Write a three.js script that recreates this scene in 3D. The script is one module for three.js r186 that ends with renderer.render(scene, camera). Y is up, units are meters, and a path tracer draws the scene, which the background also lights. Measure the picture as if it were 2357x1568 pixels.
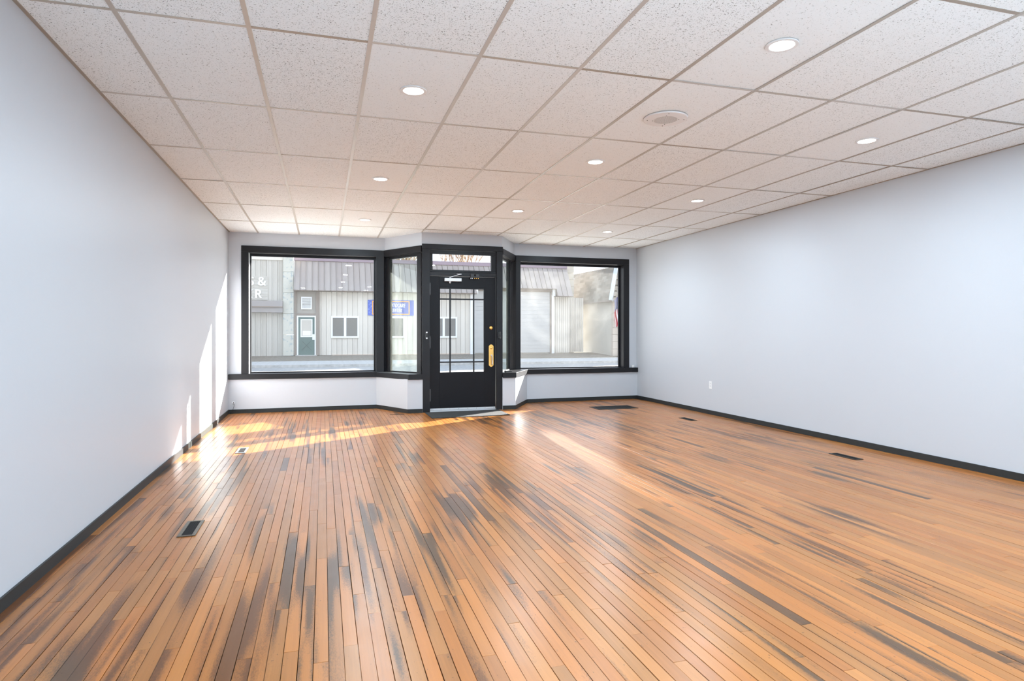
import * as THREE from 'three';
import { RoundedBoxGeometry } from 'three/addons/geometries/RoundedBoxGeometry.js';
import { mergeGeometries } from 'three/addons/utils/BufferGeometryUtils.js';
import { RectAreaLightUniformsLib } from 'three/addons/lights/RectAreaLightUniformsLib.js';
import { FontLoader } from 'three/addons/loaders/FontLoader.js';
import { TextGeometry } from 'three/addons/geometries/TextGeometry.js';

// ------------------------------------------------------------------ camera, sky, sun, exposure
const scene = new THREE.Scene();
const camera = new THREE.PerspectiveCamera(2 * Math.atan(784 / 1468.6) * 180 / Math.PI, 2357 / 1568, 0.05, 400);
camera.position.set(0, 1.235, 0);
camera.rotation.set(0, -0.2873, 0);
camera.setViewOffset(2357, 1568, 0, 16, 2357, 1568);   // level camera, lens shifted down a little

const renderer = new THREE.WebGLRenderer({ antialias: true });
renderer.toneMapping = THREE.LinearToneMapping;
renderer.toneMappingExposure = 1.28;
renderer.shadowMap.enabled = true;
RectAreaLightUniformsLib.init();

const SKY = 1.8, SUN = 38, LED = 545;
{
  const W = 32, H = 128, d = new Float32Array(W * H * 4);
  for (let j = 0; j < H; j++) {
    const e = (j + 0.5) / H * 180 - 90, t = Math.max(0, e) / 90, k = Math.pow(t, 0.5);
    const c = [0.88 - 0.40 * k, 0.94 - 0.30 * k, 1.0 - 0.10 * k];
    for (let i = 0; i < W; i++) d.set([c[0] * SKY, c[1] * SKY, c[2] * SKY, 1], (j * W + i) * 4);
  }
  const t = new THREE.DataTexture(d, W, H, THREE.RGBAFormat, THREE.FloatType);
  t.mapping = THREE.EquirectangularReflectionMapping; t.magFilter = THREE.LinearFilter; t.needsUpdate = true;
  scene.background = t;
}
const lin0 = (r, g, b) => new THREE.Color().setRGB(r, g, b);
const SUN_DIR = new THREE.Vector3(-1, -0.364, 0.62);    // the way the light travels
{
  const sun = new THREE.DirectionalLight(new THREE.Color().setRGB(1, 0.965, 0.91), SUN);
  sun.name = 'sun';
  sun.target.position.set(1, 0.5, -8);
  sun.position.copy(sun.target.position).addScaledVector(SUN_DIR, -30);
  sun.castShadow = true;
  Object.assign(sun.shadow.camera, { left: -22, right: 22, top: 12, bottom: -12, near: 1, far: 90 });
  sun.shadow.mapSize.set(4096, 4096);
  scene.add(sun, sun.target);
}

{ // sunlight thrown back by the inside face of the right angled pane: the sun's mirror image in that glass
  const glint = new THREE.SpotLight(lin0(1, 0.97, 0.92), 4600, 0, 0.0262, 0.30, 2);
  glint.name = 'sun_mirrored_by_glass';
  glint.target.position.set(2.93, 1.36, -10.32);
  glint.position.set(2.93 + 1.27, 1.36 + 5.1, -10.32 - 16.4);
  glint.castShadow = true; glint.shadow.radius = 5; glint.shadow.mapSize.set(2048, 2048);
  scene.add(glint, glint.target);
}

// ------------------------------------------------------------------ helpers
function rng(seed) { let a = seed >>> 0; return () => { a = (a + 0x6D2B79F5) | 0; let t = Math.imul(a ^ (a >>> 15), 1 | a); t = (t + Math.imul(t ^ (t >>> 7), 61 | t)) ^ t; return ((t ^ (t >>> 14)) >>> 0) / 4294967296; }; }
const lin = (r, g, b) => new THREE.Color().setRGB(r, g, b);
const taken = {};
function numbered(name) { if (!(name in taken)) { taken[name] = 0; return name; } taken[name]++; return name + '_' + String(taken[name]).padStart(3, '0'); }
function tag(o, label, category, extra = {}) { o.userData = { label, category, ...extra }; return o; }
function mesh(name, geo, mat, parent = scene, raw = false) {
  const m = new THREE.Mesh(geo, mat);
  m.name = parent === scene ? numbered(name) : name;
  m.castShadow = m.receiveShadow = true;
  parent.add(m); return m;
}
function group(name, x = 0, y = 0, z = 0, ry = 0) { const g = new THREE.Group(); g.name = numbered(name); g.position.set(x, y, z); g.rotation.y = ry; scene.add(g); return g; }
const B = (w, h, d, x = 0, y = 0, z = 0) => new THREE.BoxGeometry(w, h, d).translate(x, y, z);
const span = (x0, x1, y0, y1, z0, z1) => B(Math.abs(x1 - x0), Math.abs(y1 - y0), Math.abs(z1 - z0), (x0 + x1) / 2, (y0 + y1) / 2, (z0 + z1) / 2);
const RB = (w, h, d, r, x = 0, y = 0, z = 0, s = 2) => new RoundedBoxGeometry(w, h, d, s, r).translate(x, y, z);
const rspan = (x0, x1, y0, y1, z0, z1, r = 0.003) => RB(Math.abs(x1 - x0), Math.abs(y1 - y0), Math.abs(z1 - z0), r, (x0 + x1) / 2, (y0 + y1) / 2, (z0 + z1) / 2, 1);
const merge = list => mergeGeometries(list.map(g => { const n = g.index ? g.toNonIndexed() : g; for (const k of Object.keys(n.attributes)) if (!['position', 'normal', 'uv'].includes(k)) n.deleteAttribute(k); return n; }));
function prism(pts, y0, y1, bevel = 0) {           // pts: [x, z] plan outline
  const s = new THREE.Shape(pts.map(([x, z]) => new THREE.Vector2(x, -z)));
  const g = new THREE.ExtrudeGeometry(s, { depth: y1 - y0 - 2 * bevel, bevelEnabled: bevel > 0, bevelThickness: bevel, bevelSize: bevel, bevelOffset: -bevel, bevelSegments: 1 });
  g.rotateX(-Math.PI / 2); g.translate(0, y0 + bevel, 0); return g;
}
function bar(a, b, w, h, up = [0, 1, 0]) {          // box from a to b
  const A = new THREE.Vector3(...a), C = new THREE.Vector3(...b), L = A.distanceTo(C);
  const g = new THREE.BoxGeometry(w, h, L), m = new THREE.Matrix4().lookAt(C, A, new THREE.Vector3(...up));
  g.applyMatrix4(m); g.translate((a[0] + b[0]) / 2, (a[1] + b[1]) / 2, (a[2] + b[2]) / 2); return g;
}
function metricUV(g) {                               // uv in metres by the way each face points
  if (g.index) g = g.toNonIndexed();
  const p = g.attributes.position, n = g.attributes.normal, uv = new Float32Array(p.count * 2);
  for (let i = 0; i < p.count; i++) {
    const ax = Math.abs(n.getX(i)), ay = Math.abs(n.getY(i)), az = Math.abs(n.getZ(i));
    const [u, v] = ay >= ax && ay >= az ? [p.getX(i), p.getZ(i)] : ax >= az ? [p.getZ(i), p.getY(i)] : [p.getX(i), p.getY(i)];
    uv[2 * i] = u; uv[2 * i + 1] = v;
  }
  g.setAttribute('uv', new THREE.BufferAttribute(uv, 2)); return g;
}
// value noise
const PERM = new Float32Array(65536); { const r = rng(77); for (let i = 0; i < 65536; i++) PERM[i] = r(); }
const H2 = (x, y) => PERM[(Math.imul(x, 374761393) + Math.imul(y, 668265263)) >>> 9 & 65535];
function N(x, y) { const xi = Math.floor(x), yi = Math.floor(y); let u = x - xi, v = y - yi; u = u * u * (3 - 2 * u); v = v * v * (3 - 2 * v); const a = H2(xi, yi), b = H2(xi + 1, yi), c = H2(xi, yi + 1), d = H2(xi + 1, yi + 1); return a + (b - a) * u + (c - a) * v + (a - b - c + d) * u * v; }
function NW(x, y, p) { const xi = Math.floor(x), yi = Math.floor(y); let u = x - xi, v = y - yi; u = u * u * (3 - 2 * u); v = v * v * (3 - 2 * v); const w = k => ((k % p) + p) % p; const a = H2(w(xi), w(yi)), b = H2(w(xi + 1), w(yi)), c = H2(w(xi), w(yi + 1)), d = H2(w(xi + 1), w(yi + 1)); return a + (b - a) * u + (c - a) * v + (a - b - c + d) * u * v; }
const sstep = (a, b, x) => { x = Math.min(1, Math.max(0, (x - a) / (b - a))); return x * x * (3 - 2 * x); };
const toS = x => x <= 0.0031308 ? 12.92 * x : 1.055 * Math.pow(x, 1 / 2.4) - 0.055;
const SRGB = new Uint8Array(4097); for (let i = 0; i <= 4096; i++) SRGB[i] = Math.round(255 * toS(i / 4096));
const s8 = x => SRGB[x < 0 ? 0 : x > 1 ? 4096 : (x * 4096) | 0];
function dataTex(W, H, data, srgb, wrap = THREE.RepeatWrapping) {
  const t = new THREE.DataTexture(data, W, H, THREE.RGBAFormat);
  t.wrapS = t.wrapT = wrap; t.magFilter = THREE.LinearFilter; t.minFilter = THREE.LinearMipmapLinearFilter; t.generateMipmaps = true;
  if (srgb) t.colorSpace = THREE.SRGBColorSpace; t.needsUpdate = true; return t;
}
function grey(W, H, f, srgb = false) { const d = new Uint8Array(W * H * 4); for (let j = 0; j < H; j++) for (let i = 0; i < W; i++) { const v = Math.max(0, Math.min(255, f(i, j) * 255)), k = (j * W + i) * 4; d[k] = d[k + 1] = d[k + 2] = v; d[k + 3] = 255; } return dataTex(W, H, d, srgb); }

// the old floor tilts a little: plane y = -0.033 + 0.00464 x - 0.00326 z
const floorY = (x, z) => -0.033 + 0.00464 * x - 0.00326 * z;
const TILT = [0.00326, 0, 0.00464];
const onFloor = (o, x, z, lift = 0) => { o.position.set(x, floorY(x, z) + lift, z); o.rotation.set(...TILT); return o; };

// room
const XL = -1.41, XR = 5.58, ZF = -10.72, ZB = 2.57, YC = 2.81;

// ------------------------------------------------------------------ materials
const peel = grey(512, 512, (i, j) => 0.55 * NW(i / 4, j / 4, 128) + 0.3 * NW(i / 8, j / 8, 64) + 0.15 * NW(i / 2, j / 2, 256)); peel.repeat.set(1.6, 1.6);
const M = {};
M.wall = new THREE.MeshPhysicalMaterial({ color: lin(0.545, 0.565, 0.60), roughness: 0.42, bumpMap: peel, bumpScale: 0.00012 });
M.black = new THREE.MeshPhysicalMaterial({ color: lin(0.013, 0.013, 0.015), roughness: 0.36, specularIntensity: 0.5, bumpMap: peel, bumpScale: 0.00006 });
M.door = new THREE.MeshPhysicalMaterial({ color: lin(0.006, 0.006, 0.008), roughness: 0.40, specularIntensity: 0.4, bumpMap: peel, bumpScale: 0.00012 });
M.base = new THREE.MeshPhysicalMaterial({ color: lin(0.026, 0.028, 0.028), roughness: 0.45, specularIntensity: 0.5 });
M.glass = new THREE.MeshPhysicalMaterial({ color: 0xffffff, transmission: 1, thickness: 0, roughness: 0, ior: 1.5 });
M.greenGlass = new THREE.MeshPhysicalMaterial({ color: lin(0.90, 0.97, 0.92), transmission: 1, thickness: 0, roughness: 0, ior: 1.5 });
M.white = new THREE.MeshStandardMaterial({ color: lin(0.80, 0.80, 0.80), roughness: 0.45 });
M.silver = new THREE.MeshStandardMaterial({ color: lin(0.72, 0.72, 0.74), roughness: 0.32, metalness: 0.75 });
M.satin = new THREE.MeshStandardMaterial({ color: lin(0.62, 0.63, 0.65), roughness: 0.4, metalness: 0.4 });
M.brass = new THREE.MeshStandardMaterial({ color: lin(0.86, 0.50, 0.14), roughness: 0.25, metalness: 0.85 });
M.darkMetal = new THREE.MeshStandardMaterial({ color: lin(0.02, 0.018, 0.016), roughness: 0.55, metalness: 0.3 });
M.pit = new THREE.MeshStandardMaterial({ color: lin(0.006, 0.005, 0.005), roughness: 0.9 });
M.plastic = new THREE.MeshStandardMaterial({ color: lin(0.015, 0.015, 0.016), roughness: 0.35 });

// ------------------------------------------------------------------ floor: strip boards
const PW = 0.0572, NS = Math.ceil((XR - XL) / PW);
const strips = [];
{
  const r = rng(4242);
  for (let i = 0; i < NS; i++) {
    const row = []; let z = ZB - r() * 1.4;
    let z1 = ZB;
    while (z1 > -10.8) { const z0 = Math.max(-10.8, z); row.push({ i, z0, z1, tone: r(), hue: r(), stain: r(), dark: r() < 0.028 ? 0.55 + 0.35 * r() : 0, seed: (r() * 4000) | 0 }); z1 = z0; z = z0 - (0.45 + 1.45 * Math.pow(r(), 0.8)); }
    strips.push(row);
  }
}
function floorTexture(x0, x1, z0, z1, W, Hh) {       // colour of the wood: tone of each board, grain, wear and stains
  const d = new Uint8Array(W * Hh * 4);
  for (let i = 0; i < W; i++) {
    const x = x0 + (i + 0.5) / W * (x1 - x0), si = Math.min(NS - 1, Math.max(0, Math.floor((x - XL) / PW))), row = strips[si];
    const fx = (x - XL) / PW - si; let k = 0;
    for (let j = Hh - 1; j >= 0; j--) {
      const z = z0 + (j + 0.5) / Hh * (z1 - z0);
      while (k < row.length - 1 && z < row[k].z0) k++;
      const p = row[k], q = p.seed;
      const fib = N(x * 520 + q, z * 9 + q * 0.37), band = N(x * 95 + q * 1.7, z * 1.6 + q), fine = N(x * 900, z * 340), cloud = N(x * 14 + q * 0.1, z * 5);
      let m = 1 + (p.tone - 0.5) * 0.36 + (fib - 0.5) * 0.10 + (band - 0.5) * 0.12 + (fine - 0.5) * 0.03 + (cloud - 0.5) * 0.09;
      let R = 0.375 * m, G = 0.138 * m * (1 + (p.hue - 0.5) * 0.16), Bl = 0.030 * m * (1 + (p.hue - 0.5) * 0.40);
      // traffic wear: brown to grey streaks along the boards, broken up by the grain
      const area = N(x * 0.75 + 3.1, z * 0.55 + 9.7) * 0.6 + N(x * 2.3, z * 1.1 + 31) * 0.4;
      const streak = N(x * 34 + q * 3.3, z * 2.0 + q) * 0.6 + N(x * 10 + 50, z * 1.1 + 7) * 0.4;
      const grit = N(x * 330, z * 110) * 0.6 + N(x * 700, z * 210) * 0.4;
      let s = sstep(0.575, 0.80, streak * 0.66 + area * 0.40 + (p.stain - 0.5) * 0.16 + (grit - 0.5) * 0.13);
      s = Math.min(0.86, s * 0.94);
      const g0 = N(x * 3.1 + 17, z * 0.9 + 5);
      const gm = sstep(0.4, 0.6, g0), sr = 0.078 - 0.030 * gm, sg = 0.025 + 0.001 * gm, sb = 0.006 + 0.005 * gm;
      R += (sr - R) * s; G += (sg - G) * s; Bl += (sb - Bl) * s;
      if (p.dark) { const e = p.dark * sstep(0.25, 0.6, N(x * 30 + q, z * 1.3 + q) * 0.6 + 0.4 * p.dark + (grit - 0.5) * 0.3); R += (0.048 - R) * e; G += (0.024 - G) * e; Bl += (0.010 - Bl) * e; }
      // spots and nail heads
      const sp = N(x * 75 + 11, z * 60 + 3), dots = sstep(0.965, 0.99, sp + (grit - 0.5) * 0.05) * 0.75;
      R *= 1 - dots; G *= 1 - dots; Bl *= 1 - dots;
      // grime along the joints, ragged
      const ed = Math.min(fx, 1 - fx) * PW, gr = (1 - sstep(0.0008, 0.0042, ed)) * sstep(0.45, 0.8, N(x * 60 + q, z * 3.5)) * 0.5;
      R *= 1 - gr; G *= 1 - gr; Bl *= 1 - gr;
      const o = (j * W + i) * 4; d[o] = s8(R); d[o + 1] = s8(G); d[o + 2] = s8(Bl); d[o + 3] = 255;
    }
  }
  return dataTex(W, Hh, d, true);
}
const XM = XL + 61 * PW;
const REG = [
  { x0: XL, x1: XM, z0: -7.0, z1: -1.2, W: 2048, H: 2048 },
  { x0: XM, x1: XL + NS * PW, z0: -7.0, z1: -1.2, W: 2048, H: 2048 },
  { x0: XL, x1: XL + NS * PW, z0: -11, z1: -4.9, W: 2048, H: 1536 }];
const woodRough = grey(512, 512, (i, j) => 0.80 + 0.20 * (0.6 * NW(i / 16, j / 32, 32) + 0.4 * NW(i / 3, j / 8, 512)));
const woodBump = grey(1024, 1024, (i, j) => 0.5 * NW(i / 3, j / 64, 1024) + 0.3 * NW(i / 9, j / 40, 1024) + 0.2 * NW(i / 2, j / 2, 512));
for (const t of [woodRough, woodBump]) t.repeat.set(3, 4);
for (const r of REG) r.mat = new THREE.MeshPhysicalMaterial({ map: floorTexture(r.x0, r.x1, r.z0, r.z1, r.W, r.H), roughness: 0.35, roughnessMap: woodRough, bumpMap: woodBump, bumpScale: 0.00002, ior: 1.52 });
const floor = group('floor', 0, -0.033, 0); floor.rotation.set(...TILT);
tag(floor, 'worn varnished strip-wood floor running from the camera to the shopfront', 'floor', { kind: 'structure' });
mesh('subfloor', span(XL - 0.1, XR + 0.1, -0.14, -0.019, -10.8, ZB + 0.1), M.pit, floor);
{
  const r = rng(99), list = [];
  const fwd = [Math.sin(0.2873), -Math.cos(0.2873)];
  for (const row of strips) for (const p of row) {
    const xa = XL + p.i * PW, xb = Math.min(XR, xa + PW), gap = r() < 0.3 ? 0.0007 : 0.0014 + 0.0020 * r(), ge = 0.0006 * (0.5 + r());
    const region = p.z1 > -4.95 ? (p.i < 61 ? 0 : 1) : 2, R = REG[region];
    const up = (r() - 0.5) * 0.0012, c = 0.0009;                 // boards sit a hair proud or low; small eased edges
    const X = [xa + gap / 2, xb - gap / 2], Z = [p.z0 + ge, p.z1 - ge];
    const tilt = (r() - 0.5) * 0.0008;
    const P = [], UV = [], Nn = [];
    const quad = (a, b, cc, dd, n) => { for (const v of [a, b, cc, a, cc, dd]) { P.push(...v); Nn.push(...n); UV.push((v[0] - R.x0) / (R.x1 - R.x0), (v[2] - R.z0) / (R.z1 - R.z0)); } };
    const t = (x, z) => up + tilt * ((x - X[0]) / PW - 0.5);
    const A = [X[0] + c, t(X[0]), Z[0] + c], Bq = [X[1] - c, t(X[1]), Z[0] + c], C = [X[1] - c, t(X[1]), Z[1] - c], D = [X[0] + c, t(X[0]), Z[1] - c];
    const a = [X[0], up - c, Z[0]], b = [X[1], up - c, Z[0]], cc = [X[1], up - c, Z[1]], dd = [X[0], up - c, Z[1]];
    const l = v => [v[0], -0.018, v[2]], h = Math.SQRT1_2;
    quad(A, D, C, Bq, [0, 1, 0]);
    quad(a, dd, D, A, [-h, h, 0]); quad(Bq, C, cc, b, [h, h, 0]); quad(a, A, Bq, b, [0, h, -h]); quad(D, dd, cc, C, [0, h, h]);
    quad(l(a), l(dd), dd, a, [-1, 0, 0]); quad(b, cc, l(cc), l(b), [1, 0, 0]); quad(l(a), a, b, l(b), [0, 0, -1]); quad(dd, l(dd), l(cc), cc, [0, 0, 1]);
    const g = new THREE.BufferGeometry();
    g.setAttribute('position', new THREE.Float32BufferAttribute(P, 3)); g.setAttribute('normal', new THREE.Float32BufferAttribute(Nn, 3)); g.setAttribute('uv', new THREE.Float32BufferAttribute(UV, 2));
    // how large it shows
    let area = 0; for (let s = 0; s < 6; s++) { const z = p.z0 + (s + 0.5) / 6 * (p.z1 - p.z0), dep = xa * fwd[0] + z * fwd[1], side = xa * Math.cos(0.2873) + z * Math.sin(0.2873); if (dep > 0.5 && Math.abs(side / dep) < 0.80 && 1.235 / dep < 0.546) area += (p.z1 - p.z0) / 6 * PW / (dep * dep * dep); }
    list.push({ g, region, area });
  }
  list.sort((m, n) => n.area - m.area);
  list.slice(0, 300).forEach(o => mesh('floorboard', o.g, REG[o.region].mat, floor));
  const rest = [0, 1, 2].map(k => mergeGeometries(list.slice(300).filter(o => o.region === k).map(o => o.g)));
  const all = mergeGeometries(rest, true);
  mesh('floorboards', all, REG.map(q => q.mat), floor).userData.kind = 'stuff';
}

tag(mesh('floor', span(XL, XR, -0.14, 0.004, -1.4, ZB), new THREE.MeshStandardMaterial({ color: lin(0.80, 0.80, 0.80), roughness: 0.6 })), 'pale vinyl flooring in the rear of the shop behind the camera', 'floor', { kind: 'structure' });

// ------------------------------------------------------------------ walls
const wallOf = (name, geo, label) => tag(mesh(name, metricUV(geo), M.wall), label, 'wall', { kind: 'structure' });
wallOf('wall_left', span(XL - 0.2, XL, -0.14, 3.1, -10.92, ZB + 0.2), 'long pale blue-grey painted wall on the left, sunlit near the shopfront');
wallOf('wall_right', span(XR, XR + 0.2, -0.14, 3.1, -10.92, ZB + 0.2), 'long pale blue-grey painted wall on the right with one outlet');
tag(mesh('wall_back', span(XL, XR, -0.14, 3.1, ZB, ZB + 0.2), M.white), 'white painted wall behind the camera', 'wall', { kind: 'structure' });
const kneeL = [[XL, -10.69], [0.833, -10.69], [1.24, -9.88], [1.475, -9.88], [1.475, -10.0], [1.10, -10.90], [XL, -10.90]];
const kneeR = [[XR, -10.69], [3.435, -10.69], [2.98, -9.88], [2.762, -9.88], [2.762, -10.0], [3.16, -10.90], [XR, -10.90]];
const headL = [[XL, ZF], [0.973, ZF], [1.468, -9.92], [1.555, -9.975], [1.10, -10.90], [XL, -10.90]];
const headR = [[XR, ZF], [3.213, ZF], [2.76, -9.92], [2.673, -9.97], [3.16, -10.90], [XR, -10.90]];
wallOf('wall_front', merge([
  prism(kneeL, -0.14, 0.53), prism(kneeR, -0.14, 0.53), prism(headL, 2.52, 3.1), prism(headR, 2.52, 3.1),
  span(XL, -1.115, 0.53, 2.52, -10.9, ZF), span(5.315, XR, 0.53, 2.52, -10.9, ZF), span(1.465, 2.765, 2.60, 3.1, -10.05, -9.92)]),
  'painted front wall below and above the shop windows and around the entry');

// baseboards
function baseRun(name, pts, label, h = 0.063) {
  const parts = [];
  for (let i = 0; i + 1 < pts.length; i++) {
    const [a, b] = [pts[i], pts[i + 1]], ya = floorY(...a), yb = floorY(...b);
    parts.push(bar([a[0], ya + h / 2 - 0.004, a[1]], [b[0], yb + h / 2 - 0.004, b[1]], 0.012, h + 0.008));
  }
  tag(mesh(name, merge(parts), M.base), label, 'baseboard', { kind: 'structure' });
}
baseRun('baseboard_left', [[XL + 0.007, -10.69], [XL + 0.007, -5.0], [XL + 0.007, ZB]], 'dark charcoal baseboard along the left wall');
baseRun('baseboard_right', [[XR - 0.007, -10.69], [XR - 0.007, ZB]], 'dark charcoal baseboard along the right wall');
baseRun('baseboard_front', [[XL, -10.683], [0.836, -10.683], [1.244, -9.873], [1.472, -9.873]], 'dark baseboard under the left shop window and bay');
baseRun('baseboard_front', [[XR, -10.683], [3.432, -10.683], [2.976, -9.873], [2.765, -9.873]], 'dark baseboard under the right shop window and bay');

// ------------------------------------------------------------------ ceiling: lay-in tiles in a metal grid
const LX = [], LZ = [];
for (let k = 0; k < 11; k++) LX.push(-0.980 + 0.611 * k);
for (let k = -4; k < 7; k++) LZ.push(-(2.308 + 1.2192 * k));
function tileTex(seed, count, depth) {
  const W = 512, Hh = 1024, d = new Float32Array(W * Hh).fill(1), r = rng(seed);
  for (let i = 0; i < W * Hh; i++) d[i] = 0.975 + 0.04 * (N((i % W) / 3 + seed, Math.floor(i / W) / 3) - 0.5);
  for (let n = 0; n < count; n++) {
    const x = r() * W, y = r() * Hh, a = r() * Math.PI, big = r(), L = big > 0.92 ? 2.5 + 4 * r() : 0.6 + 1.8 * r(), w = big > 0.92 ? 1.1 + 0.8 * r() : 0.55 + 0.5 * r(), dk = depth * (0.45 + 0.55 * r());
    let px = x, py = y; const bend = (r() - 0.5) * 0.5; let an = a;
    for (let s = 0; s < L; s += 0.5) {
      const i0 = Math.floor(px), j0 = Math.floor(py);
      for (let j = j0 - 2; j <= j0 + 2; j++) for (let i = i0 - 2; i <= i0 + 2; i++) { const dd = Math.hypot(i + 0.5 - px, j + 0.5 - py); if (dd < w + 0.6) { const k = ((j + Hh) % Hh) * W + (i + W) % W; d[k] = Math.min(d[k], 1 - dk * Math.min(1, w + 0.6 - dd)); } }
      px += Math.cos(an) * 0.5; py += Math.sin(an) * 0.5; an += bend * 0.5;
    }
  }
  const u = new Uint8Array(W * Hh * 4), b = new Uint8Array(W * Hh * 4);
  for (let i = 0; i < W * Hh; i++) { const v = d[i]; u.set([s8(0.89 * v), s8(0.93 * v * (0.99 + 0.01 * v)), s8(0.945 * v * (0.97 + 0.03 * v)), 255], i * 4); const q = v * 255; b.set([q, q, q, 255], i * 4); }
  return [dataTex(W, Hh, u, true), dataTex(W, Hh, b, false)];
}
const tileMats = [[1, 6200, 0.88], [2, 5200, 0.82], [3, 4200, 0.72], [4, 2400, 0.55]].map(([s, n, dp]) => { const [map, bump] = tileTex(s * 31, n, dp); return new THREE.MeshStandardMaterial({ map, bumpMap: bump, bumpScale: 0.0016, roughness: 0.95 }); });
const teeMats = [lin(0.46, 0.42, 0.37), lin(0.36, 0.30, 0.24), lin(0.56, 0.54, 0.51)].map(color => new THREE.MeshStandardMaterial({ color, roughness: 0.38, metalness: 0.25 }));
const ceiling = group('ceiling'); tag(ceiling, 'suspended ceiling of fissured white tiles in a tan metal grid', 'ceiling', { kind: 'structure' });
const DOWN = [[0.56, -4.15], [0.557, -6.614], [0.55, -9.05], [2.403, -2.926], [2.393, -5.399], [2.396, -7.845], [4.259, -4.181], [4.251, -6.634], [4.216, -9.057]];
{
  const r = rng(606), xs = [XL, ...LX, XR], zs = [-10.72, ...[...LZ].filter(z => z > -10.72 && z < ZB).sort((a, b) => a - b), ZB];
  const cache = {};
  for (let a = 0; a + 1 < xs.length; a++) for (let b = 0; b + 1 < zs.length; b++) {
    const w = xs[a + 1] - xs[a] - 0.004, d = zs[b + 1] - zs[b] - 0.004, key = w.toFixed(3) + d.toFixed(3);
    if (!cache[key]) { const g = new THREE.BoxGeometry(w, 0.016, d); const p = g.attributes.position, uv = g.attributes.uv; for (let i = 0; i < p.count; i++) uv.setXY(i, (p.getX(i) + w / 2) / 0.61, (p.getZ(i) + d / 2) / 1.2192); cache[key] = g; }
    const cx = (xs[a] + xs[a + 1]) / 2, cz = (zs[b] + zs[b + 1]) / 2;
    const lamp = DOWN.some(([x, z]) => Math.abs(x - cx) < 0.31 && Math.abs(z - cz) < 0.61) || (Math.abs(2.4 - cx) < 0.31 && Math.abs(-4.15 - cz) < 0.61);
    const m = lamp ? 3 : [0, 1, 0, 2, 1, 2][(r() * 6) | 0];
    const t = mesh('ceiling_tile', cache[key], tileMats[m], ceiling); t.position.set(cx, YC + 0.011 + (r() < 0.12 ? 0.002 : 0), cz);
    if (r() < 0.5 && cz < ZB - 1) t.rotation.y = Math.PI;
  }
  const main = span(-0.012, 0.012, 0, 0.003, -10.72, ZB);
  LX.forEach((x, i) => { const t = mesh('main_tee', main, teeMats[i < 2 ? 0 : i < 5 ? 2 : i > 8 ? 1 : 0], ceiling); t.position.set(x, YC, 0); });
  for (let a = 0; a + 1 < xs.length; a++) for (let b = 1; b + 1 < zs.length; b++) {
    const t = mesh('cross_tee', span(xs[a] + 0.012, xs[a + 1] - 0.012, 0.0004, 0.003, -0.011, 0.011), teeMats[[0, 0, 1, 2][(r() * 4) | 0]], ceiling); t.position.set(0, YC, zs[b]);
  }
  for (const [x, s] of [[XL, 1], [XR, -1]]) mesh('wall_angle', span(x, x + s * 0.02, YC - 0.0006, YC + 0.003, -10.72, ZB), teeMats[1], ceiling);
  mesh('ceiling_deck', span(XL - 0.2, XR + 0.2, 3.0, 3.15, -10.95, ZB + 0.2), M.white, ceiling);
}

// ------------------------------------------------------------------ shop windows
function film(seed, strength, arcs) {                 // dried wash marks and dust on the glass
  const W = 512, Hh = 512, d = new Uint8Array(W * Hh * 4), r = rng(seed), A = [];
  for (let n = 0; n < arcs; n++) A.push([r() * W, Hh * (0.5 + 0.7 * r()), 60 + 220 * r(), 10 + 26 * r(), 0.4 + 0.6 * r()]);
  for (let j = 0; j < Hh; j++) for (let i = 0; i < W; i++) {
    let v = 0.35 + 0.3 * N(i / 70 + seed, j / 90) + 0.18 * (N(i / 3 + seed, j / 60) - 0.5) + 0.1 * (N(i / 2, j / 2 + seed) - 0.5);
    for (const [x, y, R, w, k] of A) { const q = Math.hypot((i - x), (j - y)) - R; if (Math.abs(q) < w) v += 0.28 * k * (1 - Math.abs(q) / w) * (0.5 + N(q / 1.6 + x, 3)); }
    if (H2(i * 7 + seed, j * 13) > 0.9985) v = 3;
    const a = Math.max(0, Math.min(255, v * strength * 255)), o = (j * W + i) * 4; d[o] = d[o + 1] = d[o + 2] = a; d[o + 3] = 255;
  }
  const t = dataTex(W, Hh, d, false, THREE.ClampToEdgeWrapping);
  return new THREE.MeshPhysicalMaterial({ color: lin(0.82, 0.82, 0.78), alphaMap: t, transparent: true, transmission: 0.62, thickness: 0, roughness: 1, side: THREE.DoubleSide });
}
const filmClear = film(5, 0.022, 3), filmDusty = film(8, 0.075, 14), filmBay = film(12, 0.07, 4);
const plane = (x0, x1, y0, y1, z) => new THREE.PlaneGeometry(x1 - x0, y1 - y0).translate((x0 + x1) / 2, (y0 + y1) / 2, z);
const GZ = -10.875;
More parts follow.
